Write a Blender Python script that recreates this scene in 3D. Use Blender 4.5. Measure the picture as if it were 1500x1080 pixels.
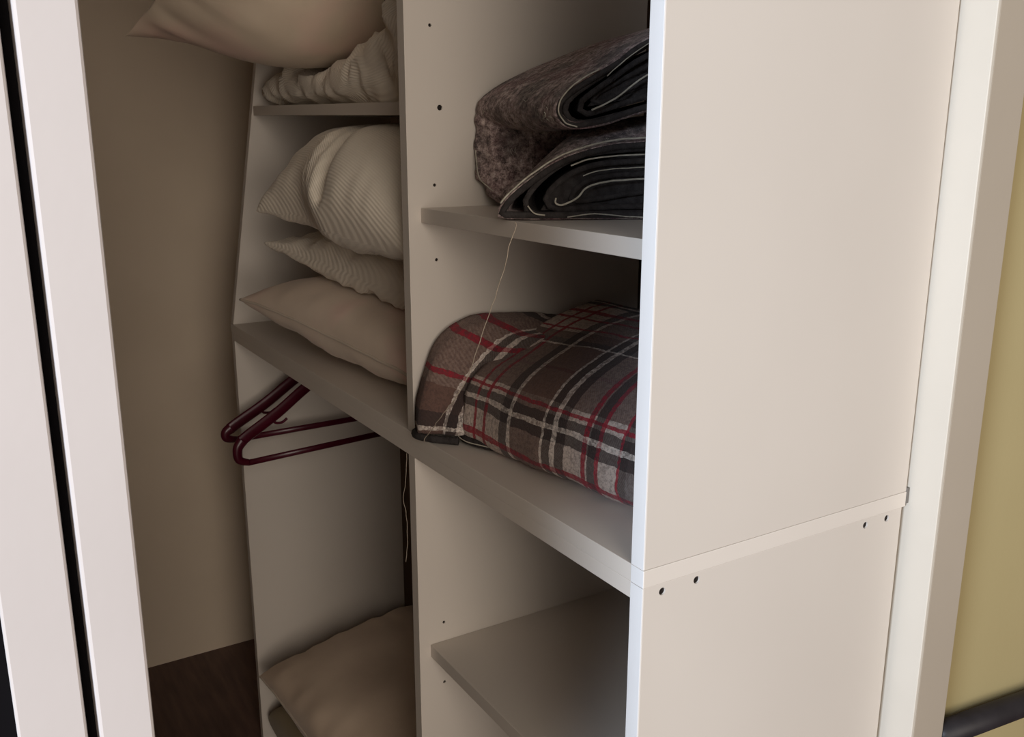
import bpy, bmesh, math, random
from mathutils import Vector, Matrix, noise, Euler

for o in list(bpy.data.objects): bpy.data.objects.remove(o)
S = bpy.context.scene
COL = S.collection
random.seed(4)

# ------------------------------------------------------------------ camera
YAW, PITCH, ROLL = math.radians(58.3333), math.radians(-13.9042), math.radians(0.0458)
f = Vector((-math.sin(YAW)*math.cos(PITCH), math.cos(YAW)*math.cos(PITCH), math.sin(PITCH)))
rt = f.cross(Vector((0, 0, 1))).normalized(); up = rt.cross(f)
r2 = math.cos(ROLL)*rt + math.sin(ROLL)*up; u2 = -math.sin(ROLL)*rt + math.cos(ROLL)*up
cam = bpy.data.cameras.new('camera'); co = bpy.data.objects.new('camera', cam); COL.objects.link(co)
cam.sensor_width = 36; cam.sensor_fit = 'HORIZONTAL'; cam.lens = 32.60; cam.clip_start = .02
co.matrix_world = Matrix(((r2.x, u2.x, -f.x, .71402), (r2.y, u2.y, -f.y, -.61005), (r2.z, u2.z, -f.z, .47827), (0, 0, 0, 1)))
S.camera = co

# ------------------------------------------------------------------ world, lamps, exposure
w = bpy.data.worlds.new('room_daylight'); S.world = w; w.use_nodes = True
bg = w.node_tree.nodes['Background']
bg.inputs[0].default_value = (1.0, .90, .79, 1); bg.inputs[1].default_value = .27
def area(name, loc, target, sx, sy, power, col):
    l = bpy.data.lights.new(name, 'AREA'); l.shape = 'RECTANGLE'; l.size = sx; l.size_y = sy; l.energy = power; l.color = col
    o = bpy.data.objects.new(name, l); COL.objects.link(o); o.location = loc
    o.rotation_euler = (Vector(target)-Vector(loc)).to_track_quat('-Z', 'Z').to_euler()
    return o
area('window_daylight', (1.20, -2.45, .55), (0, 0, .35), .26, 1.7, 98, (.74, .85, 1.0))
area('interior_fill', (4.1, -1.25, .9), (-.3, 0, .1), 3.2, 1.7, 101, (1.0, .90, .79))  # added, unseen warm fill lamp that brightens the closet interior
S.view_settings.view_transform = 'Standard'; S.view_settings.look = 'None'
S.view_settings.gamma = 1; S.view_settings.use_curve_mapping = False; S.view_settings.exposure = 0.0

# ------------------------------------------------------------------ materials
def srgb(r, g, b):
    c = lambda v: (v/255/12.92 if v/255 <= .04045 else ((v/255+.055)/1.055)**2.4)
    return (c(r), c(g), c(b), 1)
class N:
    def __init__(s, name, rough=.6):
        s.m = bpy.data.materials.new(name); s.m.use_nodes = True; s.t = s.m.node_tree; s.n = s.t.nodes; s.l = s.t.links
        s.b = s.n['Principled BSDF']; s.b.inputs['Roughness'].default_value = rough
        s.tc = s.n.new('ShaderNodeTexCoord')
    def new(s, typ, **k):
        x = s.n.new(typ)
        for a, v in k.items(): setattr(x, a, v)
        return x
    def lk(s, a, b): s.l.new(a, b)
    def noise(s, scale, detail=3, vec=None, rough=.5):
        x = s.n.new('ShaderNodeTexNoise'); x.inputs['Scale'].default_value = scale; x.inputs['Detail'].default_value = detail; x.inputs['Roughness'].default_value = rough
        s.lk(vec or s.tc.outputs['Object'], x.inputs['Vector']); return x.outputs['Fac']
    def ramp(s, fac, stops, interp='LINEAR'):
        r = s.n.new('ShaderNodeValToRGB'); r.color_ramp.interpolation = interp; e = r.color_ramp.elements
        while len(e) > 1: e.remove(e[-1])
        e[0].position, e[0].color = stops[0]
        for p, c in stops[1:]:
            q = e.new(p); q.color = c
        s.lk(fac, r.inputs[0]); return r.outputs[0]
    def math(s, op, a, b=None, c=None):
        x = s.n.new('ShaderNodeMath'); x.operation = op
        for i, v in enumerate((a, b, c)):
            if v is None: continue
            if isinstance(v, (int, float)): x.inputs[i].default_value = v
            else: s.lk(v, x.inputs[i])
        return x.outputs[0]
    def mix(s, fac, a, b, mode='MIX'):
        x = s.n.new('ShaderNodeMix'); x.data_type = 'RGBA'; x.blend_type = mode
        for i, v in ((0, fac), (6, a), (7, b)):
            if isinstance(v, (int, float, tuple)): x.inputs[i].default_value = v
            else: s.lk(v, x.inputs[i])
        return x.outputs[2]
    def color(s, v):
        if isinstance(v, tuple): s.b.inputs['Base Color'].default_value = v
        else: s.lk(v, s.b.inputs['Base Color'])
        return s
    def bump(s, h, strength=.2, dist=.002):
        x = s.n.new('ShaderNodeBump'); x.inputs['Strength'].default_value = strength; x.inputs['Distance'].default_value = dist
        s.lk(h, x.inputs['Height']); s.lk(x.outputs[0], s.b.inputs['Normal']); return s

def plain(name, rgb, rough=.6, var=6, nscale=6, bstr=.08, bscale=300, bd=.0005, spec=.3):
    m = N(name, rough); a = srgb(*rgb); d = srgb(*[max(0, c-var) for c in rgb])
    m.color(m.ramp(m.noise(nscale, 4), [(.35, d), (.65, a)])); m.bump(m.noise(bscale, 2), bstr, bd)
    m.b.inputs['Specular IOR Level'].default_value = spec
    return m.m
MELAMINE = plain('white_melamine', (213, 204, 194), .45, 3, 3, .05, 500)
EDGE = plain('lit_edge_white', (236, 234, 233), .4, 2, 20, .03, 500)
SHELFM = plain('white_shelf_board', (222, 213, 203), .42, 3, 4, .04, 500)
PAINT = plain('white_gloss_paint', (187, 178, 173), .4, 4, 5, .15, 60, .0006)
POST_LIT = plain('post_lit_cream', (214, 206, 193), .5, 4, 5, .1, 80, .0005)  # post's front face, window light put into a paler colour
POST_SHADED = plain('post_shaded_beige', (180, 168, 152), .7, 5, 3, .15, 100, .0005, .2)  # post's side face, its shade put into a darker colour
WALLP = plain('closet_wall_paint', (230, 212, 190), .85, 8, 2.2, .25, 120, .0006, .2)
BACK_SHADE = plain('back_wall_shade', (112, 97, 86), .9, 5, 2.2, .25, 120, .0006, .1)  # back wall, the shade behind the unit put into its colour
CEILP = plain('closet_ceiling_paint', (225, 218, 208), .85, 5, 2, .2, 120, .0006, .2)
YELLOW = plain('yellow_wall_paint', (184, 169, 126), .85, 6, 2, .25, 120, .0006, .2)
BLACK = plain('black_rubber', (9, 7, 9), .8, 3, 20, .05, 300, .0004, .08)
HOLE_SHADE = plain('hole_shade_dark', (30, 22, 18), .7, 4, 50)
RAILM = plain('dark_painted_rail', (42, 38, 40), .45, 8, 20)
STEEL = plain('brushed_steel', (120, 115, 110), .35, 8, 40)
THREAD = plain('pale_thread', (196, 182, 164), .8, 20, 200)
STITCH = plain('cream_stitching', (186, 180, 166), .8, 30, 150)
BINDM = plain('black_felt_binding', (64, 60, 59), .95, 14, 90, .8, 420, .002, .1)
HANGM = plain('burgundy_plastic', (78, 18, 36), .32, 10, 20, .04, 200, .0003, .5)

def wood_floor():
    m = N('dark_brown_floor', .55)
    mp = m.new('ShaderNodeMapping'); mp.inputs['Scale'].default_value = (2, 14, 2); m.lk(m.tc.outputs['Object'], mp.inputs[0])
    m.color(m.ramp(m.noise(3, 6, mp.outputs[0]), [(.3, srgb(84, 62, 56)), (.7, srgb(112, 86, 76))]))
    m.bump(m.noise(8, 4, mp.outputs[0]), .15, .001); return m.m
FLOORM = wood_floor()

def cotton(name, rgb, stripes=None, tint=None, bs=.5):
    m = N(name, .85); a = srgb(*rgb); d = srgb(*[max(0, c-14) for c in rgb])
    col = m.ramp(m.noise(7, 4), [(.3, d), (.7, a)])
    if tint: col = m.mix(m.ramp(m.noise(5.5, 2), [(.5, (0, 0, 0, 1)), (.68, (1, 1, 1, 1))]), col, srgb(*tint))
    fine = m.noise(60, 5)
    if stripes:
        sp = m.new('ShaderNodeSeparateXYZ'); m.lk(m.tc.outputs['UV'], sp.inputs[0])
        v = m.math('MULTIPLY', m.math('ADD', sp.outputs[0], m.math('MULTIPLY', m.noise(4, 2), .012)), 2*math.pi/stripes)
        s = m.math('MULTIPLY_ADD', m.math('SINE', v), .5, .5)
        col = m.mix(m.math('MULTIPLY', s, .13), col, srgb(*[max(0, c-50) for c in rgb]))
        h = m.math('ADD', m.math('MULTIPLY', s, -1.0), m.math('MULTIPLY', fine, .8))
        m.color(col); m.bump(h, bs, .0022)
    else:
        m.color(col); m.bump(fine, bs*.6, .0015)
    m.b.inputs['Sheen Weight'].default_value = .15
    m.b.inputs['Specular IOR Level'].default_value = .15
    return m.m
PINKCOTTON = cotton('pinkish_pillow_cotton', (228, 209, 190), None, (232, 200, 186), .4)
TOPCOTTON = cotton('cream_pillow_cotton', (226, 208, 186), None, (228, 196, 180), .4)
LOWCOTTON = cotton('tan_pillow_cotton', (222, 200, 178), None, None, .4)
STRIPED = cotton('white_striped_dimity', (242, 231, 214), .0046, None, .32)
STRIPED2 = cotton('white_striped_dimity_soft', (238, 227, 211), .0046, None, .35)
OLIVE = cotton('olive_cushion_cotton', (150, 134, 104), None, None, .5)
PIPING = cotton('cream_piping', (214, 198, 180), None, None, .3)

def felt():
    m = N('mottled_burgundy_grey_felt', .95)
    c = m.ramp(m.noise(85, 8, None, .85), [(.38, srgb(50, 45, 46)), (.45, srgb(110, 95, 93)), (.52, srgb(158, 138, 134)), (.63, srgb(212, 196, 188))])
    c = m.mix(m.ramp(m.noise(24, 3), [(.52, (0, 0, 0, 1)), (.68, (.45, .45, .45, 1))]), c, srgb(96, 50, 60))
    c = m.mix(m.ramp(m.noise(17, 3), [(.50, (0, 0, 0, 1)), (.66, (.6, .6, .6, 1))]), c, srgb(62, 60, 58))
    v = m.new('ShaderNodeTexVoronoi'); v.feature = 'DISTANCE_TO_EDGE'; v.inputs['Scale'].default_value = 60; v.inputs['Randomness'].default_value = 1
    dm = m.new('ShaderNodeVectorMath'); dm.operation = 'ADD'
    nn = m.n.new('ShaderNodeTexNoise'); nn.inputs['Scale'].default_value = 30; m.lk(m.tc.outputs['Object'], nn.inputs['Vector'])
    sc = m.new('ShaderNodeVectorMath'); sc.operation = 'SCALE'; sc.inputs[3].default_value = .05; m.lk(nn.outputs['Color'], sc.inputs[0])
    m.lk(m.tc.outputs['Object'], dm.inputs[0]); m.lk(sc.outputs[0], dm.inputs[1]); m.lk(dm.outputs[0], v.inputs['Vector'])
    fib = m.math('MULTIPLY', m.math('LESS_THAN', v.outputs['Distance'], .035), m.math('GREATER_THAN', m.noise(22, 2), .57))
    c = m.mix(m.math('MULTIPLY', fib, .55), c, srgb(168, 156, 144))
    m.color(c); m.bump(m.noise(160, 4, None, .7), 1.0, .003)
    m.b.inputs['Specular IOR Level'].default_value = .08; m.b.inputs['Sheen Weight'].default_value = .1
    return m.m
FELT = felt()

BR = srgb(108, 84, 76); DK = srgb(62, 54, 53); CR = srgb(204, 187, 176); RD = srgb(160, 44, 58); GY = srgb(98, 90, 88); WH = srgb(226, 214, 204); MB = srgb(96, 62, 62)
def plaid():
    m = N('brown_red_cream_plaid_wool', .95)
    sp = m.new('ShaderNodeSeparateXYZ'); m.lk(m.tc.outputs['UV'], sp.inputs[0])
    wob = m.math('MULTIPLY', m.math('SUBTRACT', m.noise(120, 2), .5), .004)
    def band(sock, stops, per):
        q = m.math('FRACT', m.math('DIVIDE', m.math('ADD', sock, m.math('ADD', wob, 5*per)), per))
        lines = []
        for k, (p, c) in enumerate(stops):
            on = 1.0 if c in (RD, WH) else 0.0
            lines.append((p/per, (on, on, on, 1)))
        return m.ramp(q, [(p/per, c) for p, c in stops], 'CONSTANT'), m.ramp(q, lines, 'CONSTANT')
    A = [(0, CR), (.026, RD), (.033, CR), (.052, RD), (.060, CR), (.098, DK), (.120, WH), (.129, BR), (.198, WH), (.203, DK), (.217, WH), (.227, DK), (.243, CR), (.277, RD), (.286, CR), (.290, DK), (.304, RD), (.312, CR), (.345, RD), (.350, DK), (.362, GY)]
    B = [(0, CR), (.012, RD), (.020, CR), (.045, RD), (.055, CR), (.092, DK), (.108, WH), (.116, DK), (.130, CR), (.136, RD), (.141, CR), (.148, BR), (.205, MB), (.212, BR), (.275, WH), (.279, DK), (.293, BR), (.320, CR), (.330, RD), (.336, CR)]
    a, am = band(sp.outputs[0], A, .385); b, bm_ = band(m.math('SUBTRACT', sp.outputs[1], .088), B, .36)
    tw = m.math('FRACT', m.math('MULTIPLY', m.math('ADD', sp.outputs[0], sp.outputs[1]), 260))
    fac = m.math('MULTIPLY_ADD', m.math('GREATER_THAN', tw, .5), .24, .38)
    c = m.mix(.68, m.mix(fac, a, b), m.mix(1.0, a, b, 'DARKEN'))
    dash = m.math('MULTIPLY_ADD', m.math('GREATER_THAN', m.noise(170, 1), .49), .45, .25)
    c = m.mix(m.math('MULTIPLY', am, dash), c, a); c = m.mix(m.math('MULTIPLY', bm_, dash), c, b)
    flk = m.ramp(m.noise(190, 3, None, .7), [(.40, (1, 1, 1, 1)), (.56, (0, 0, 0, 1))])
    c = m.mix(m.math('MULTIPLY', flk, .45), c, srgb(78, 62, 60))
    m.color(c); m.bump(m.noise(260, 3, None, .7), .9, .0025)
    m.b.inputs['Specular IOR Level'].default_value = .08; m.b.inputs['Sheen Weight'].default_value = .1
    return m.m
PLAID = plaid()

# ------------------------------------------------------------------ helpers
def obj(name, bm_or_me, mat, parent=None, smooth=False):
    me = bm_or_me
    if isinstance(bm_or_me, bmesh.types.BMesh):
        me = bpy.data.meshes.new(name); bmesh.ops.recalc_face_normals(bm_or_me, faces=bm_or_me.faces); bm_or_me.to_mesh(me); bm_or_me.free()
    me.name = name
    o = bpy.data.objects.new(name, me); COL.objects.link(o)
    if mat: me.materials.append(mat)
    if smooth: me.polygons.foreach_set('use_smooth', [True]*len(me.polygons))
    if parent:
        o.parent = parent; o.matrix_parent_inverse = Matrix.Translation(-parent.location) if parent.type == 'EMPTY' and parent.parent is None else Matrix()
    return o
def thing(name, loc, label, cat, group=None):
    o = bpy.data.objects.new(name, None); COL.objects.link(o); o.location = loc; o.empty_display_size = .05
    o['label'] = label; o['category'] = cat
    if group: o['group'] = group
    return o
def struct(o): o['kind'] = 'structure'; return o
def box_bm(lo, hi, bev=.0):
    bm = bmesh.new(); bmesh.ops.create_cube(bm, size=1)
    for v in bm.verts:
        v.co = Vector([(lo[i]+hi[i])/2 + v.co[i]*(hi[i]-lo[i]) for i in range(3)])
    if bev > 0: bmesh.ops.bevel(bm, geom=bm.edges[:], offset=bev, segments=2, affect='EDGES', profile=.5)
    return bm
def box(name, lo, hi, mat, parent=None, bev=.0008): return obj(name, box_bm(lo, hi, bev), mat, parent)
def prism_bm(poly_yz, x0, x1, bev=.0008):
    bm = bmesh.new()
    a = [bm.verts.new((x0, y, z)) for y, z in poly_yz]; b = [bm.verts.new((x1, y, z)) for y, z in poly_yz]
    bm.faces.new(a); bm.faces.new(b[::-1]); n = len(a)
    for i in range(n): bm.faces.new((a[i], b[i], b[(i+1) % n], a[(i+1) % n]))
    bmesh.ops.recalc_face_normals(bm, faces=bm.faces)
    if bev: bmesh.ops.bevel(bm, geom=bm.edges[:], offset=bev, segments=2, affect='EDGES')
    return bm
def catmull(pts, n=8):
    P = [Vector(p) for p in pts]; out = []
    for i in range(len(P)-1):
        p0 = P[max(0, i-1)]; p1 = P[i]; p2 = P[i+1]; p3 = P[min(len(P)-1, i+2)]
        for k in range(n):
            t = k/n
            out.append(.5*((2*p1)+(p2-p0)*t+(2*p0-5*p1+4*p2-p3)*t*t+(3*p1-p0-3*p2+p3)*t**3))
    out.append(P[-1]); return out
def tube_bm(pts, r, seg=8, closed=False, flat=1.0, upv=None):
    bm = bmesh.new(); P = [Vector(p) for p in pts]; n = len(P); rings = []
    prev = None
    for i in range(n):
        t = (P[(i+1) % n]-P[i-1]) if closed else (P[min(n-1, i+1)]-P[max(0, i-1)])
        t.normalize()
        ref = Vector(upv) if upv is not None else (prev if prev is not None else (Vector((0, 0, 1)) if abs(t.z) < .9 else Vector((1, 0, 0))))
        a = (ref - t*ref.dot(t)).normalized(); b = t.cross(a); prev = a
        rr = r[i] if isinstance(r, (list, tuple)) else r
        rings.append([bm.verts.new(P[i]+a*math.cos(2*math.pi*k/seg)*rr+b*math.sin(2*math.pi*k/seg)*rr*flat) for k in range(seg)])
    for i in range(n if closed else n-1):
        A = rings[i]; B = rings[(i+1) % n]
        for k in range(seg): bm.faces.new((A[k], A[(k+1) % seg], B[(k+1) % seg], B[k]))
    if not closed: bm.faces.new(rings[0][::-1]); bm.faces.new(rings[-1])
    return bm
def grid_mesh(name, G, uvf=None, close_u=False):
    """G[i][j] -> points; uvf(i,j)->uv"""
    n, k = len(G), len(G[0]); verts = [tuple(p) for row in G for p in row]; faces = []
    for i in range(n-1 if not close_u else n):
        for j in range(k-1):
            faces.append((i*k+j, i*k+j+1, ((i+1) % n)*k+j+1, ((i+1) % n)*k+j))
    me = bpy.data.meshes.new(name); me.from_pydata(verts, [], faces); me.update()
    if uvf:
        uv = me.uv_layers.new(name='UVMap')
        for poly in me.polygons:
            for li, vi in zip(poly.loop_indices, poly.vertices):
                uv.data[li].uv = uvf(vi//k, vi % k)
    return me
def solid(o, th, off=-1, sub=0, rim=True):
    if sub:
        s = o.modifiers.new('smooth', 'SUBSURF'); s.levels = sub; s.render_levels = sub
    m = o.modifiers.new('thickness', 'SOLIDIFY'); m.thickness = th; m.offset = off; m.use_rim = rim
    return o

def fbm(p, s, o=3):
    return noise.fractal(Vector(p)*s, 1.0, 2.0, o)

# ------------------------------------------------------------------ the setting
FL = -1.20; CZ = 1.30
struct(box('floor', (-3.2, -3.6, FL-.05), (3.2, 3.2, FL), FLOORM, None, 0))
struct(box('wall_left', (-2.31, -1.5, FL), (-2.211, .66, CZ), WALLP, None, 0))
struct(box('wall_back', (-2.211, .56, FL), (-.03, .66, CZ), BACK_SHADE, None, 0))
struct(box('ceiling', (-2.31, -1.5, CZ), (.25, .66, CZ+.08), CEILP, None, 0))
struct(box('wall_right', (-.03, .532, FL), (.012, 3.2, CZ+.08), YELLOW, None, 0))
struct(box('wall_front', (.10, -1.5, FL), (.16, -.64, CZ), WALLP, None, 0))
struct(box('trim_1', (-.024, .456, FL), (.0445, .462, CZ), POST_LIT, None, .0010))
struct(box('trim_4', (-.024, .4622, FL), (.0443, .531, CZ), POST_SHADED, None, .0006))
struct(box('wall_near', (-2.31, -1.56, FL), (.16, -1.5, CZ), WALLP, None, 0))
struct(box('trim_2', (.125, -.567, FL), (.200, -.538, CZ), PAINT, None, .0018))
struct(box('trim_3', (.125, -.5725, FL), (.182, -.5672, CZ), BLACK, None, 0))
dr = thing('sliding_door', (.185, -.86, FL), 'white framed sliding door with a black panel at the left edge of the photo', 'door')
box('door_stile', (.1665, -.607, FL+.012), (.199, -.573, CZ-.01), PAINT, dr, .0015)
box('door_stile', (.1665, -1.17, FL+.012), (.199, -1.13, CZ-.01), PAINT, dr, .0015)
box('door_panel', (.178, -1.13, FL+.012), (.186, -.607, CZ-.01), BLACK, dr, 0)
rl = thing('metal_rail', (.036, .534, -.36), 'dark round rail along the yellow wall at lower right', 'rail')
def rail_pt(y): return (.036, y, -.3665-.122*(y-.583))
obj('handrail', tube_bm([rail_pt(y) for y in (.5335, .8, 1.1, 1.5, 1.9)], .0185, 20), RAILM, rl, True)
for y in (1.0, 1.7):
    p = rail_pt(y)
    obj('bracket', tube_bm([(.0125, y, p[2]-.05), (.030, y, p[2]-.05), (.036, y, p[2]-.012)], .006, 8), RAILM, rl, True)

# ------------------------------------------------------------------ the shelving unit
XL, XLI, XDL, XDR, XR, T, D = -1.642, -1.62, -.5961, -.5731, 0.0, .0215, .45
un = thing('shelving_unit', (-.8, .22, FL), 'white open shelving unit with divider, fixed thick shelf and peg holes, filling the closet', 'shelving unit')
def slant(z): return max(0, .158*(z-.021))
ZT = 1.05
def with_holes(name, bm, holes, mat, parent):
    """bore round holes (x, y, z, radius, depth, sign) along X into a panel"""
    o = obj(name, bm, mat, parent)
    cb = bmesh.new()
    for (x, y, z, r, d, sg) in holes:
        m = Matrix.Translation((x - sg*d/2 + sg*.002, y, z)) @ Matrix.Rotation(math.pi/2, 4, 'Y')
        bmesh.ops.create_cone(cb, cap_ends=True, segments=20, radius1=r, radius2=r, depth=d+.004, matrix=m)
    me = bpy.data.meshes.new('cutter'); cb.to_mesh(me); cb.free()
    c = bpy.data.objects.new('cutter', me); COL.objects.link(c); c.parent = None
    bo = o.modifiers.new('bore', 'BOOLEAN'); bo.object = c; bo.operation = 'DIFFERENCE'; bo.solver = 'EXACT'
    bpy.context.view_layer.update()
    dg = bpy.context.evaluated_depsgraph_get()
    nm = bpy.data.meshes.new_from_object(o.evaluated_get(dg)); o.modifiers.clear(); o.data = nm; nm.name = name
    bpy.data.objects.remove(c)
    for (x, y, z, r, d, sg) in holes:
        pb = bmesh.new(); m = Matrix.Translation((x - sg*.0032, y, z)) @ Matrix.Rotation(math.pi/2, 4, 'Y')
        bmesh.ops.create_cone(pb, cap_ends=True, segments=16, radius1=r*.995, radius2=r*.995, depth=.002, matrix=m)
        h = obj('hole_shade', pb, HOLE_SHADE, o)  # dark disc, the shade inside the hole put into its colour
    return o
# upper side panels and divider
box('side_panel', (-T, 0, .0212), (0, D, ZT), MELAMINE, un, .0007)
obj('side_panel', prism_bm([(0, .0212), (D, .0212), (D, ZT), (slant(ZT), ZT)], XL, XLI), MELAMINE, un)
with_holes('divider_panel', box_bm((XDL, 0, .0212), (XDR, D, ZT), .0007),
           [(XDR, .042, .640, .0026, .010, 1), (XDR, .056, .524, .0042, .010, 1), (XDR, .045, .410, .0026, .010, 1), (XDR, .046, .296, .0026, .010, 1)], MELAMINE, un)
# lower side panels and divider
with_holes('side_panel', box_bm((-T, 0, FL), (0, D-.006, -.0002), .0007),
           [(0, .027, -.0105, .0046, .012, 1), (0, .078, -.0100, .0046, .012, 1), (0, .371, -.0095, .0046, .012, 1), (0, .414, -.0095, .0046, .012, 1)], MELAMINE, un)
box('side_panel', (XL, 0, FL), (XLI, D, -.0002), MELAMINE, un, .0007)
with_holes('divider_panel', box_bm((XDL, 0, FL), (XDR, D, -.0204), .0007),
           [(XDR, .047, -.327, .0026, .010, 1), (XDR, .046, -.442, .0026, .010, 1)], MELAMINE, un)
for (x0, x1, z0, z1) in ((-T, 0, .0215, ZT), (-T, 0, FL, -.0006), (-T, .0006, .0002, .0208)):
    box('lit_edge', (x0+.0003, -.0013, z0), (x1-.0003, .0002, z1), EDGE, un, .0003)  # whiter strips, window light on these front edges put into colour
# thick fixed shelf: one long board over the lower panels, a second board under it
box('fixed_shelf', (XL, -.0010, 0), (.0008, D, .0210), SHELFM, un, .0007)
box('shelf_rail', (XLI+.0002, -.0009, -.0203), (-T-.0002, D, -.0001), SHELFM, un, .0006)
# loose shelves
box('shelf', (XDR+.0004, .0206, .354), (-T-.0004, D, .3763), MELAMINE, un, .0008)
box('shelf', (XDR+.0004, .0206, -.385), (-T-.0004, D, -.362), MELAMINE, un, .0008)
ts = box_bm((XLI+.0004, slant(.556)+.001, .534), (XDL-.0004, D, .556), .0008)
for v in ts.verts: v.co.z -= .020*(v.co.x-XLI)/(XDL-XLI)
obj('shelf', ts, MELAMINE, un)
box('panel_clip', (-.0035, D-.0004, .004), (.0012, D+.0055, .026), STEEL, un, .0006)
obj('clothes_rod', tube_bm([(XLI+.001, .19, -.058), (XDL-.001, .19, -.058)], .0125, 20), STEEL, un, True)

# ------------------------------------------------------------------ pillows
def pillow_pts(L, W, H, seed, pull=.07, pw=.45, wr=.010, ear=.0, n=56, top=1.0, bot=1.0, crease=None):
    """returns two grids (top, bottom) in local space, sharing the seam"""
    grids = []
    for side, sc in ((1, top), (-1, bot)):
        G = []
        for i in range(n+1):
            u = -math.cos(math.pi*i/n); row = []
            for j in range(n+1):
                v = -math.cos(math.pi*j/n)
                x = L/2*(u - pull*u**3*(1-v*v)); y = W/2*(v - pull*1.2*v**3*(1-u*u))
                if ear:
                    c = (abs(u)*abs(v))**6; x += math.copysign(ear*c, u); y += math.copysign(ear*c*.6, v)
                t = max(0.0, (1-u*u)*(1-v*v)); z = side*sc*H/2*t**pw
                e = (abs(u)**4)*noise.noise((v*6.5+seed, u*1.2, side*3+seed)) + (abs(v)**4)*noise.noise((u*8.5-seed, v*1.2, side*5+seed))
                e += .7*noise.noise((x*7+seed, y*7, side+seed)) + .35*(1-abs(noise.noise((x*13+seed, y*9+seed, side))))*noise.noise((x*4, y*4, seed))
                z += side*wr*e*min(1, t*6)**.6
                z += wr*.5*noise.noise((u*5+seed, v*5, seed*2))*(1-min(1, t*6))
                if crease: z += crease(u, v, side)*min(1, t*4)
                row.append(Vector((x, y, z)))
            G.append(row)
        grids.append(G)
    return grids
from mathutils.bvhtree import BVHTree
TREES = {}
def pillow(name, L, W, H, mat, label, xf, base, cat='pillow', piping=None, key=None, on=(), limit=None, floor_z=None, uvk=(1, 0), post=None, sub=0, group='pillows kept in the left half of the unit', **k):
    n = k.get('n', 56); G = pillow_pts(L, W, H, **k)
    root = thing(name, base, label, cat, group)
    def fin(p):
        q = xf @ p
        if post: q = post(q)
        if limit: q = limit(q)
        for kk in on:
            h = TREES[kk].ray_cast(Vector((q.x, q.y, 5)), Vector((0, 0, -1)))
            if h[0] is not None and q.z < h[0].z + .009: q.z = h[0].z + .009 + .05*max(0, min(.02, q.z-h[0].z+.15))
        if floor_z is not None and q.z < floor_z: q.z = floor_z + .0002*abs(noise.noise(q*40))
        return q
    verts = []; idx = {}
    faces = []; uvs = []
    for si in (0, 1):
        for i in range(n+1):
            for j in range(n+1):
                if si and (i in (0, n) or j in (0, n)): idx[(1, i, j)] = idx[(0, i, j)]; continue
                idx[(si, i, j)] = len(verts); p = G[si][i][j]; verts.append(fin(p)); uvs.append((p.x*uvk[0]+p.y*uvk[1]+si*.003, p.y))
        for i in range(n):
            for j in range(n):
                q = [idx[(si, i, j)], idx[(si, i+1, j)], idx[(si, i+1, j+1)], idx[(si, i, j+1)]]
                faces.append(q if si == 0 else q[::-1])
    me = bpy.data.meshes.new('cover'); me.from_pydata([tuple(v) for v in verts], [], faces); me.update()
    uv = me.uv_layers.new(name='UVMap')
    for poly in me.polygons:
        for li, vi in zip(poly.loop_indices, poly.vertices): uv.data[li].uv = uvs[vi]
    if key: TREES[key] = BVHTree.FromPolygons([Vector(v) for v in verts], faces)
    o = obj('cover', me, mat, root, True)
    ring = [(i, 0) for i in range(n)] + [(n, j) for j in range(n)] + [(i, n) for i in range(n, 0, -1)] + [(0, j) for j in range(n, 0, -1)]
    if piping:
        P = [Vector(verts[idx[(0, i, j)]]) for i, j in ring]; Q = [P[0]]
        for p in P[1:]:
            if (p-Q[-1]).length > .004: Q.append(p)
        obj('seam_piping', tube_bm(Q, piping, 6, True), PIPING, root, True)
    return root
def XF(loc, rx=0, ry=0, rz=0):
    return \
        Matrix.Translation(loc) @ Matrix.Rotation(math.radians(rz), 4, 'Z') @ Matrix.Rotation(math.radians(ry), 4, 'Y') @ Matrix.Rotation(math.radians(rx), 4, 'X')

def lobe(q):
    w = max(0, min(1, (q.x+1.12)/.20)); w = w*w*(3-2*w); g = max(0, min(1, (.40-q.y)/.28)); g = g*g*(3-2*g)
    return Vector((q.x, q.y-.055*w*g, q.z-.004*w*g))
def inside(z1=9, x1=-.604):
    def f_(q): return Vector((min(q.x, x1), min(q.y, .545), q.z if q.z < z1-.03 else z1-.03+.03*(1-math.exp(-(q.z-z1+.03)/.03))*.95))
    return f_
pillow('pillow', .74, .44, .17, PINKCOTTON, 'pale pinkish piped pillow lying flat on the thick shelf, bottom of its stack',
       XF((-1.03, .225, .104), 0, 3.0, 6), (-1.03, .22, .021), piping=.0032, floor_z=.0216, limit=inside(), key='flat', seed=1.3, pull=.05, pw=.38, wr=.007, ear=.012)
pillow('pillow', .70, .34, .13, STRIPED2, 'thin crumpled white pillow squeezed between the bulging pillow and the pinkish one',
       XF((-1.02, .235, .225), 2, 4, 6), (-1.02, .2, .19), limit=inside(), on=('flat',), key='thin', seed=7.7, pull=.06, pw=.35, wr=.022, ear=.02, uvk=(.2, 1))
pillow('pillow', .66, .42, .30, STRIPED, 'plump white pillow with fine stripes bulging under the upper left shelf',
       XF((-.985, .225, .398), 24, 3, 8), (-1.05, .23, .27), limit=inside(.512), on=('flat', 'thin'), n=80, bot=.5, seed=3.1, pull=.06, pw=.40, wr=.014, ear=.01, uvk=(.2, 1), post=lobe,
       crease=lambda u, v, s: ((-.034*math.exp(-((u-.10+.22*(v+1))/.09)**2)*(1 if v < .4 else .3) - .007*math.sin(u*42+v*9)*math.exp(-((u+.12+.2*(v+1))/.22)**2)) if s > 0 else 0))
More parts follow.
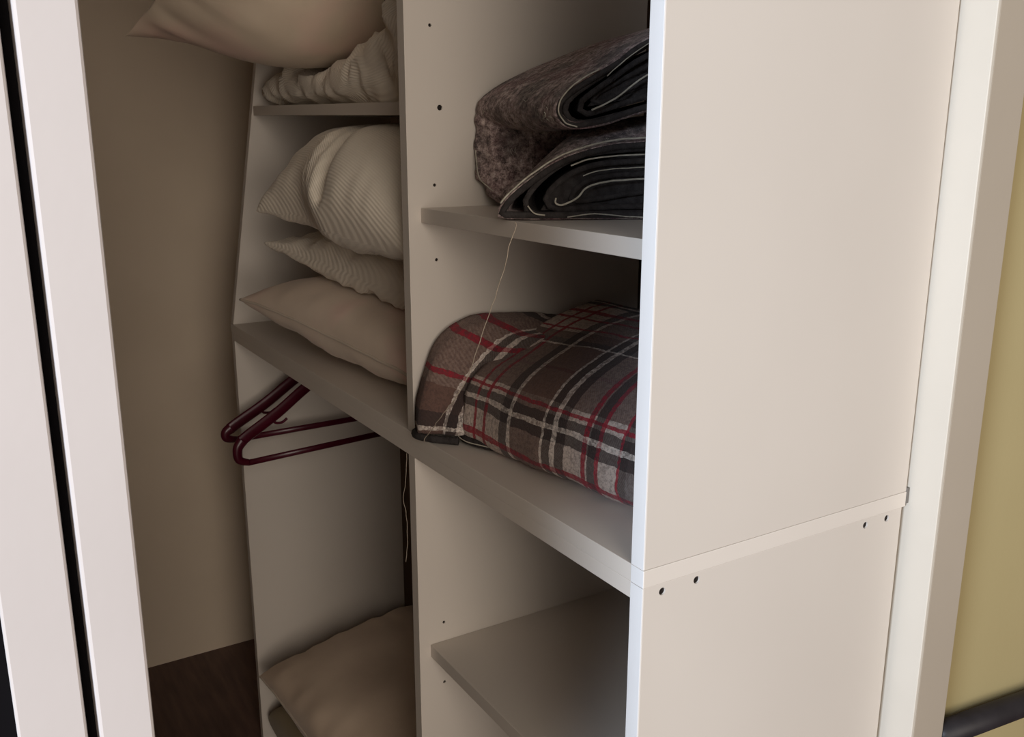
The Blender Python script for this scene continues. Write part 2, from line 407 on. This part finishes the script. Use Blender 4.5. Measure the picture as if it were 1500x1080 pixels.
pillow('pillow', .62, .46, .31, TOPCOTTON, 'large cream pillow jutting out over the edge of the top left shelf',
       XF((-1.235, .115, .788), -28, 0, 104), (-1.2, .1, .64), limit=inside(), key='top', n=70, seed=5.2, pull=.05, pw=.75, wr=.012, ear=.006)
pillow('cushion', .78, .43, .21, OLIVE, 'olive cushion on the floor beneath the tan pillow',
       XF((-1.20, .225, -1.098), 0, 0, 0), (-1.2, .22, FL), 'cushion', limit=lambda q: Vector((max(-1.612, min(-.604, q.x)), q.y, q.z)), key='olive', group=None, seed=2.2, pull=.04, pw=.26, wr=.006, floor_z=FL+.0004)
pillow('pillow', .80, .47, .21, LOWCOTTON, 'tan pillow with a pale seam lying low under the coat hangers',
       XF((-1.138, .222, -.893), 9, 0, 1), (-1.16, .2, -1.0), limit=lambda q: Vector((max(-1.612, min(-.604, q.x)), q.y, q.z)), on=('olive',), seed=9.4, pull=.045, pw=.36, wr=.012, ear=.002, piping=.003)

# crumpled quilt along the upper left shelf
def quilt():
    nx, na = 120, 40; G = []
    root = thing('quilt', (-1.1, .26, .556), 'crumpled white quilt bunched up on the top left shelf under the cream pillow', 'quilt')
    for i in range(nx+1):
        q = i/nx; xq = -1.592 + .975*q
        endw = min(1, q/.05)**.5*min(1, (1-q)/.03)**.5
        h = (.066 + .014*math.sin(q*9) + .12*max(0, min(1, (q-.40)/.35))**1.5)*endw; row = []
        for j in range(na):
            x = xq; a = 2*math.pi*j/na; c, s_ = math.cos(a), math.sin(a)
            cy = math.copysign(abs(c)**.75, c); sz = math.copysign(abs(s_)**.8, s_)
            y = .275 + .155*cy*(.35+.65*endw); z = .556 + h*.5 + h*.5*sz
            rid = 1-abs(noise.noise((x*9+y*5, y*10-z*6, z*9)))*2
            rid2 = 1-abs(noise.noise((x*20+3, y*16+z*10, z*14)))*2
            d = .026*rid + .017*rid2
            y += d*c*.9; z += d*max(s_, -.2)
            zb_ = .5566 - .020*(x-XLI)/(XDL-XLI)
            if s_ < -.6: z = zb_
            z = max(z, zb_)
            x += .01*noise.noise((y*20, z*20, x*4))
            hp = TREES['top'].ray_cast(Vector((x, y, zb_)), Vector((0, 0, 1)))
            if hp[0] is not None: z = min(z, max(zb_, hp[0].z-.016)); y = max(y, .098)
            row.append((x, y, z))
        row.append(row[0]); G.append(row)
    me = grid_mesh('cover', G, lambda i, j: (j*.011+.12*math.sin(i*.06), i*.008))
    bm = bmesh.new(); bm.from_mesh(me); bmesh.ops.remove_doubles(bm, verts=bm.verts, dist=.0003)
    for e in (0, 1):
        bd = [x for x in bm.edges if x.is_boundary]
    bmesh.ops.holes_fill(bm, edges=[x for x in bm.edges if x.is_boundary], sides=0)
    o = obj('cover', bm, STRIPED2, root, True)
    return root
quilt()

# ------------------------------------------------------------------ dark felt blanket on the upper right shelf
A_ = Vector((.909, -.415, 0)).normalized(); B_ = Vector((-A_.y, A_.x, 0)); O_ = Vector((-.565, .114, .3766)); LA = .2745
def dpt(a, b, z): return O_ + A_*a + B_*b + Vector((0, 0, z))
db = thing('blanket', (-.40, .2, .3766), 'dark burgundy and grey felt blanket folded up on the upper right shelf', 'blanket')
def resample(poly, n):
    P = catmull([(p[0], p[1], 0) for p in poly], 10); d = [0]
    for i in range(1, len(P)): d.append(d[-1]+(P[i]-P[i-1]).length)
    out = []; k = 0
    for i in range(n):
        t = d[-1]*i/(n-1)
        while k < len(d)-2 and d[k+1] < t: k += 1
        u = (t-d[k])/max(1e-9, d[k+1]-d[k]); out.append(P[k].lerp(P[k+1], u))
    return out
def sheet(name, rails, mat, parent, th=.008, na=26, nt=60, frame=dpt, amp=.003, off=-1, seed=0, du=0):
    """rails: [(a, polyline)] lofted along a"""
    R_ = [(a, resample(p, nt)) for a, p in rails]; G = []
    for i in range(na+1):
        a = R_[0][0] + (R_[-1][0]-R_[0][0])*i/na
        k = 0
        while k < len(R_)-2 and R_[k+1][0] < a: k += 1
        u = (a-R_[k][0])/(R_[k+1][0]-R_[k][0]); u = u*u*(3-2*u) if len(R_) > 2 else u
        row = []
        for j in range(nt):
            p = R_[k][1][j].lerp(R_[k+1][1][j], u)
            w_ = noise.noise((a*14+seed, j*.16, seed)) + .5*noise.noise((a*34+seed, j*.4, seed+3))
            row.append(frame(a, p.x+amp*w_, max(.001, p.y+amp*.7*w_)))
        G.append(row)
    L_ = [0]
    mid = R_[-1][1]
    for j in range(1, nt): L_.append(L_[-1]+(mid[j]-mid[j-1]).length)
    a0 = R_[0][0]; da = (R_[-1][0]-a0)/na
    me = grid_mesh(name, G, lambda i, j: (a0+da*i+du, L_[j]))
    o = obj(name, me, mat, parent, True); solid(o, th, off); return o, G
def thread(name, pts, r, parent, mat=STITCH, n=6, jit=.0006):
    P = catmull(pts, n); P = [p + Vector((noise.noise(p*90), noise.noise(p*90+Vector((5, 1, 2))), noise.noise(p*90+Vector((2, 9, 4)))))*jit for p in P]
    return obj(name, tube_bm(P, r, 5), mat, parent, True)

top_r = [(.34, .290), (.192, .225), (.154, .2), (.12, .18), (.098, .167), (.079, .151), (.075, .134), (.083, .12), (.101, .113), (.143, .12), (.191, .135), (.33, .172)]
top_l = [(.33, .278), (.26, .262), (.181, .243), (.108, .215), (.045, .187), (.008, .162), (.0, .145), (.006, .13), (.03, .119), (.08, .112), (.16, .122), (.33, .165)]
sheet('top_fold', [(0, top_l), (LA, top_r)], FELT, db, .009, off=-1, seed=1)
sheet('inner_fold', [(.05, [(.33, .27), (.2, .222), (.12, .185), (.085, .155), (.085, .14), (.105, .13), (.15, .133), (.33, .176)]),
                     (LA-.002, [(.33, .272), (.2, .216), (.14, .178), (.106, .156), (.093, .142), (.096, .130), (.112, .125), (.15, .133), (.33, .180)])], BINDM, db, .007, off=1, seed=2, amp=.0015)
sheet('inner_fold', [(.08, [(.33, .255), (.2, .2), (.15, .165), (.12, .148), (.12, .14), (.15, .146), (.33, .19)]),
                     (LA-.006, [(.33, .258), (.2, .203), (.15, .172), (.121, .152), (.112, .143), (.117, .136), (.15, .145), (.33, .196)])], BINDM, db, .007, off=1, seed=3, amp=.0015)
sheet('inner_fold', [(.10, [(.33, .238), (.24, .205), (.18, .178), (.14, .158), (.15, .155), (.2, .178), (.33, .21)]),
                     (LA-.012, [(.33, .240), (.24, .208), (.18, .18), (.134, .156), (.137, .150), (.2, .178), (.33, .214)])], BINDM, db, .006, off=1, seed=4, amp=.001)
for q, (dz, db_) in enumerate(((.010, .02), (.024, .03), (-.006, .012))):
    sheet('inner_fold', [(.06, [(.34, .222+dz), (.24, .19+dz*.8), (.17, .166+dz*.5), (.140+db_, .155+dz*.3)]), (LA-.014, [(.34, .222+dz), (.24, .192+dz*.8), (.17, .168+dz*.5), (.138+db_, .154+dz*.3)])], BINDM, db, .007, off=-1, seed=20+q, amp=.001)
low_r = [(.33, .112), (.192, .1), (.152, .097), (.108, .087), (.075, .074), (.043, .053), (.017, .032), (.003, .013), (.006, .004), (.025, .0015), (.09, .001), (.33, .001)]
low_l = [(.33, .150), (.2, .128), (.15, .116), (.125, .100), (.105, .078), (.085, .050), (.06, .02), (.048, .006), (.055, .001), (.08, .001), (.12, .001), (.33, .001)]
low_m = [(.33, .150), (.2, .130), (.15, .120), (.11, .105), (.085, .086), (.055, .058), (.03, .030), (.022, .012), (.028, .003), (.05, .0015), (.12, .001), (.33, .001)]
sheet('lower_fold', [(.085, low_l), (.20, low_m), (LA, low_r)], FELT, db, .008, off=-1, seed=5)
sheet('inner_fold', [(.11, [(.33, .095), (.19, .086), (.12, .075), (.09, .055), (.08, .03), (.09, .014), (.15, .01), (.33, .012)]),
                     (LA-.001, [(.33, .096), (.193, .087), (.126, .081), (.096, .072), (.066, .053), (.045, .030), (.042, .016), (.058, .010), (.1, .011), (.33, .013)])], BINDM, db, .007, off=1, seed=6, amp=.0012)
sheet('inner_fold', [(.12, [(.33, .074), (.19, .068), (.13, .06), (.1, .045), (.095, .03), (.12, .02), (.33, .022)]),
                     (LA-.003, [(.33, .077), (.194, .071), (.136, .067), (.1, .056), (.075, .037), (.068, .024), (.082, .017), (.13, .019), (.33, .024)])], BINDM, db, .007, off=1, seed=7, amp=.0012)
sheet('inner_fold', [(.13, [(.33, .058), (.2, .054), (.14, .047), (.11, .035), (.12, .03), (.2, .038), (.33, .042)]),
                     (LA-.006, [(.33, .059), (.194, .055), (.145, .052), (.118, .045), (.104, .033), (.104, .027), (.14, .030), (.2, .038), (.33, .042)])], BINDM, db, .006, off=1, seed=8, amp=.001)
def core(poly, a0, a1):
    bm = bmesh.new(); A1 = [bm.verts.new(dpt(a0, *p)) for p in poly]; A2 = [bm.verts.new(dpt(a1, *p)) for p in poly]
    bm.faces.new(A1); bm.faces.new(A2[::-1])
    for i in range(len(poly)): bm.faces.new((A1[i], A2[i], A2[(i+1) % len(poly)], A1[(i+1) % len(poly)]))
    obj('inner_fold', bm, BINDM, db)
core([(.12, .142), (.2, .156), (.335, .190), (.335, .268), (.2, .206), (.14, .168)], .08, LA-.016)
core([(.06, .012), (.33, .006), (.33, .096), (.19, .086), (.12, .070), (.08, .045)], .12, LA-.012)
def rim(poly, inset, r, a=LA-.002):
    P = resample(poly, 70); C = []
    for i in range(len(P)):
        t = (P[min(69, i+1)]-P[max(0, i-1)]).normalized(); n = Vector((-t.y, t.x, 0))
        C.append(dpt(a, P[i].x+n.x*inset, max(r*.8, P[i].y+n.y*inset)))
    obj('edge_binding', tube_bm(C, r, 8), BINDM, db, True)
rim(low_r, .0055, .0046, LA-.0015); rim(top_r, .0055, .0042, LA-.0015)
# the turned-in side between the two folds, with the hollow behind it
sheet('side_flap', [(-.001, [(.012, .165), (.0, .136), (-.002, .1), (-.001, .055), (.005, .034), (.03, .008), (.06, .002)]),
                    (.024, [(.03, .15), (.016, .126), (.020, .09), (.024, .058), (.014, .032), (.03, .008), (.06, .002)]),
                    (.048, [(.13, .15), (.17, .13), (.19, .1), (.17, .066), (.06, .042), (.030, .014), (.06, .002)]),
                    (.10, [(.19, .135), (.20, .12), (.20, .10), (.18, .07), (.09, .046), (.045, .016), (.065, .002)])], FELT, db, .006, seed=9, amp=.004)
# stitching that runs along the cut edges
E_ = LA + .0045
def st(pts, a=E_, r=.0010): thread('edge_stitching', [dpt(a, b, z) for b, z in pts], r, db)
st([(.30, .108), (.192, .1035), (.152, .1005), (.108, .0905), (.075, .0775), (.043, .0565), (.017, .0355), (.006, .022)], r=.0013)
st([(.30, .086), (.193, .083), (.126, .078), (.096, .069)], r=.0011)
st([(.30, .071), (.194, .067), (.136, .063), (.112, .056)], r=.0007)
st([(.30, .055), (.194, .052), (.145, .049), (.118, .042), (.105, .029), (.087, .02), (.077, .022), (.077, .029)], r=.0013)
st([(.041, .019), (.05, .009), (.063, .007)], r=.0010)
st([(.092, .004), (.128, .008), (.196, .003), (.30, .002)], r=.0008)
st([(.26, .213), (.19, .179), (.151, .151), (.121, .137)], r=.0012)
st([(.22, .235), (.17, .203), (.14, .178)], r=.0007)
st([(.13, .186), (.104, .172), (.084, .153), (.079, .136), (.088, .122), (.103, .1165)], r=.0010)
RL, RM = resample(top_l, 80), resample(top_r, 80)
LL, LM = resample(low_m, 80), resample(low_r, 80)
def surf(a, t, low=False, lift=.0012):
    P, Q = (LL, LM) if low else (RL, RM)
    u = (a-.20)/(LA-.20) if low else a/LA
    t = max(1, min(77.99, t)); j = int(t); g = t-j
    f_ = lambda k: P[k].lerp(Q[k], u)
    p = f_(j).lerp(f_(j+1), g); d = (f_(j+1)-f_(j)).normalized()
    return dpt(a, p.x-d.y*lift, p.y+d.x*lift)
def fuzz(n, low):
    bm = bmesh.new()
    for k in range(n):
        a = random.uniform(.205, LA-.01) if low else random.uniform(.01, LA-.01); t = random.uniform(6, 40) if low else random.uniform(8, 62)
        da, dt = random.uniform(-.010, .010), random.uniform(-2.2, 2.2); ln = random.uniform(.4, 1)
        pts = [surf(a, t, low), surf(a+da*ln*.5+random.uniform(-.002, .002), t+dt*ln*.5, low, random.uniform(.001, .004)), surf(a+da*ln, t+dt*ln, low, .0012)]
        b2 = tube_bm(catmull(pts, 2), .00035, 3); me_ = bpy.data.meshes.new('t'); b2.to_mesh(me_); b2.free(); bm.from_mesh(me_); bpy.data.meshes.remove(me_)
    o = obj('felt_fuzz', bm, STITCH, db); o['kind'] = 'stuff'
fuzz(240, False); fuzz(60, True)
for k in range(16):      # longer loose fibres lying on the nose of the top fold
    a = random.uniform(.10, .255); t = random.uniform(30, 56)
    da, dt = random.uniform(-.022, .022), random.uniform(-4, 4)
    thread('loose_fibre', [surf(a, t), surf(a+da*.4+.003, t+dt*.5), surf(a+da*.8-.002, t+dt*.8), surf(a+da, t+dt)], .0006, db, STITCH, 4, .0010)
thread('loose_fibre', [dpt(.008, -.002, .085), dpt(.016, -.001, .062), dpt(.026, .002, .044), dpt(.040, .010, .034), dpt(.052, .020, .026)], .0010, db)

# ------------------------------------------------------------------ plaid blanket on the thick shelf
pb = thing('blanket', (-.35, .2, .021), 'brown, red and cream plaid blanket folded on the thick middle shelf', 'blanket')
Q_ = Vector((-.487, .041, .0212)); E1 = Vector((.984, .18, 0)).normalized(); E2 = Vector((-E1.y, E1.x, 0))
def ppt(a, b, z): return Q_ + E1*a + E2*b + Vector((0, 0, z))
def wpt(x, y, z): return Vector((x, y, .0212+z))
pl = [(.10, .001), (.03, .001), (.006, .006), (-.001, .022), (.001, .05), (.012, .09), (.04, .116), (.085, .133), (.17, .168), (.25, .186), (.30, .19)]
pm = [(.10, .001), (.03, .001), (-.006, .006), (-.024, .026), (-.024, .062), (-.012, .102), (.024, .134), (.08, .157), (.16, .178), (.24, .186), (.30, .186)]
pr = [(.10, .001), (.02, .001), (-.018, .007), (-.038, .030), (-.038, .068), (-.024, .108), (.014, .142), (.075, .166), (.16, .184), (.24, .188), (.30, .188)]
p0 = [(.10, .004), (.05, .004), (.022, .012), (.014, .03), (.014, .05), (.026, .082), (.05, .105), (.09, .123), (.17, .158), (.25, .178), (.30, .183)]
sheet('folded_body', [(-.012, p0), (.0, pl), (.20, pm), (.44, pr)], PLAID, pb, .008, 50, 80, ppt, .003, 1, 11)
fA = [(-.003, .012), (-.002, .055), (.009, .09), (.028, .137), (.053, .165), (.09, .181), (.116, .185), (.194, .179), (.319, .163), (.435, .142)]
fB = [(-.013, .012), (-.009, .05), (.002, .09), (.022, .13), (.048, .157), (.085, .174), (.116, .178), (.2, .174), (.319, .16), (.435, .14)]
fC = [(.022, .012), (.032, .045), (.056, .085), (.082, .113), (.105, .133), (.125, .147), (.15, .157), (.22, .16), (.319, .157), (.435, .138)]
fD = [(.10, .02), (.10, .05), (.11, .085), (.13, .115), (.16, .14), (.19, .155), (.23, .165), (.28, .168), (.34, .163), (.435, .142)]
fE = [(.2, .03), (.2, .06), (.21, .09), (.23, .12), (.26, .15), (.29, .165), (.32, .17), (.35, .17), (.39, .163), (.435, .15)]
def flapuv(x, y, z): return wpt(x, y, z)
sheet('hanging_flap', [(-.5625, fA), (-.535, fB), (-.505, fC), (-.44, fD), (-.12, fE)], PLAID, pb, .007, 60, 60, wpt, .003, 1, 12, -.06)
# dark bound hem under the flap and under the folded body
hem = [wpt(-.562, -.001, .0070), wpt(-.552, -.010, .0070), wpt(-.535, -.011, .0070), wpt(-.518, -.002, .0070), wpt(-.502, .010, .0070), wpt(-.48, .03, .0070)]
obj('hem_binding', tube_bm(catmull(hem, 6), .0062, 8, flat=.75, upv=(0, 0, 1)), BINDM, pb, True)
hem2 = [ppt(.02, .06, .0085), ppt(-.004, .03, .0085), ppt(.0, .003, .009), ppt(.03, .0, .0085), ppt(.08, .010, .0085), ppt(.13, .024, .0085)]
obj('hem_binding', tube_bm(catmull(hem2, 6), .0062, 8, flat=.9, upv=(0, 0, 1)), BINDM, pb, True)
thread('edge_stitching', [ppt(-.012, .012, .018), ppt(-.004, -.006, .014), ppt(.02, -.009, .010), ppt(.05, -.002, .009), ppt(.09, .008, .008)], .0009, pb)

# ------------------------------------------------------------------ loose threads
lt = thread('loose_thread', [(-.256, -.008, .3795), (-.257, -.006, .373), (-.262, -.012, .350), (-.267, -.018, .317), (-.293, -.030, .245), (-.340, -.034, .162), (-.411, -.034, .096), (-.478, -.026, .045), (-.490, -.022, .034)], .0006, None, THREAD, 8, .0012)
lt['label'] = 'long pale thread dangling from the dark blanket down to the plaid one'; lt['category'] = 'thread'

# ------------------------------------------------------------------ coat hangers
def hanger(loc, rz, label, half=.225, drop=.118, gap=.045, tilt=0, bar=.008):
    root = thing('coat_hanger', loc, label, 'coat hanger', 'burgundy hangers under the thick shelf')
    M_ = Matrix.Translation(loc) @ Matrix.Rotation(math.radians(rz), 4, 'Z') @ Matrix.Rotation(math.radians(tilt), 4, 'X')
    zt = -.050      # neck below the rod
    T_ = lambda y, z: M_ @ Vector((0, y, z))
    L1 = catmull([T_(0, zt), T_(-.05, zt-.012), T_(-half*.6, zt-drop*.58), T_(-half*.92, zt-drop*.92), T_(-half-.004, zt-drop-.004)], 8)
    L2 = catmull([T_(0, zt), T_(.05, zt-.012), T_(half*.6, zt-drop*.58), T_(half*.92, zt-drop*.92), T_(half+.004, zt-drop-.004)], 8)
    loop = catmull([T_(-half, zt-drop-.002), T_(-half-.014, zt-drop-gap*.35), T_(-half-.012, zt-drop-gap*.8), T_(-half+.012, zt-drop-gap)], 6)
    loop2 = catmull([T_(half, zt-drop-.002), T_(half+.014, zt-drop-gap*.35), T_(half+.012, zt-drop-gap*.8), T_(half-.012, zt-drop-gap)], 6)
    obj('arm', tube_bm(L1, .0150, 10, flat=.34, upv=(0, 0, 1)), HANGM, root, True)
    obj('arm', tube_bm(L2, .0150, 10, flat=.34, upv=(0, 0, 1)), HANGM, root, True)
    obj('end_loop', tube_bm(loop, [.0150-.0070*i/(len(loop)-1) for i in range(len(loop))], 10, flat=.7), HANGM, root, True)
    obj('end_loop', tube_bm(loop2, [.0150-.0070*i/(len(loop2)-1) for i in range(len(loop2))], 10, flat=.7), HANGM, root, True)
    obj('trouser_bar', tube_bm([T_(-half+.010, zt-drop-gap), T_(0, zt-drop-gap), T_(half-.010, zt-drop-gap)], bar, 10, flat=.6, upv=(0, 0, 1)), HANGM, root, True)
    for s_ in (-1, 1):
        obj('strap_hook', tube_bm(catmull([T_(s_*half*.62, zt-drop*.64), T_(s_*half*.64, zt-drop*.64-.016), T_(s_*half*.56, zt-drop*.64-.020), T_(s_*half*.50, zt-drop*.64-.012)], 5), .0035, 8), HANGM, root, True)
    hk = [T_(0, zt), T_(0, -.032), T_(-.012, -.018)] + [T_(.0175*math.cos(t), .0175*math.sin(t)) for t in [math.radians(d) for d in (215, 180, 140, 100, 60, 20, -10)]]
    obj('hook', tube_bm(catmull(hk, 4), .0032, 8), HANGM, root, True)
    return root
hanger((-1.56, .19, -.058), 2, 'burgundy plastic coat hanger under the thick shelf, nearer the left panel', .232, .118, .034)
hanger((-1.475, .19, -.058), 7, 'burgundy plastic coat hanger with the longer drop, farther from the left panel', .235, .120, .062)

lt2 = thread('loose_thread', [(-.600, -.0015, -.021), (-.601, -.003, -.045), (-.603, -.004, -.075), (-.609, -.006, -.10), (-.603, -.004, -.13), (-.602, -.004, -.18), (-.606, -.006, -.215)], .0004, None, THREAD, 8, .0012)
lt2['label'] = 'short pale thread hanging below the thick shelf beside the divider edge'; lt2['category'] = 'thread'
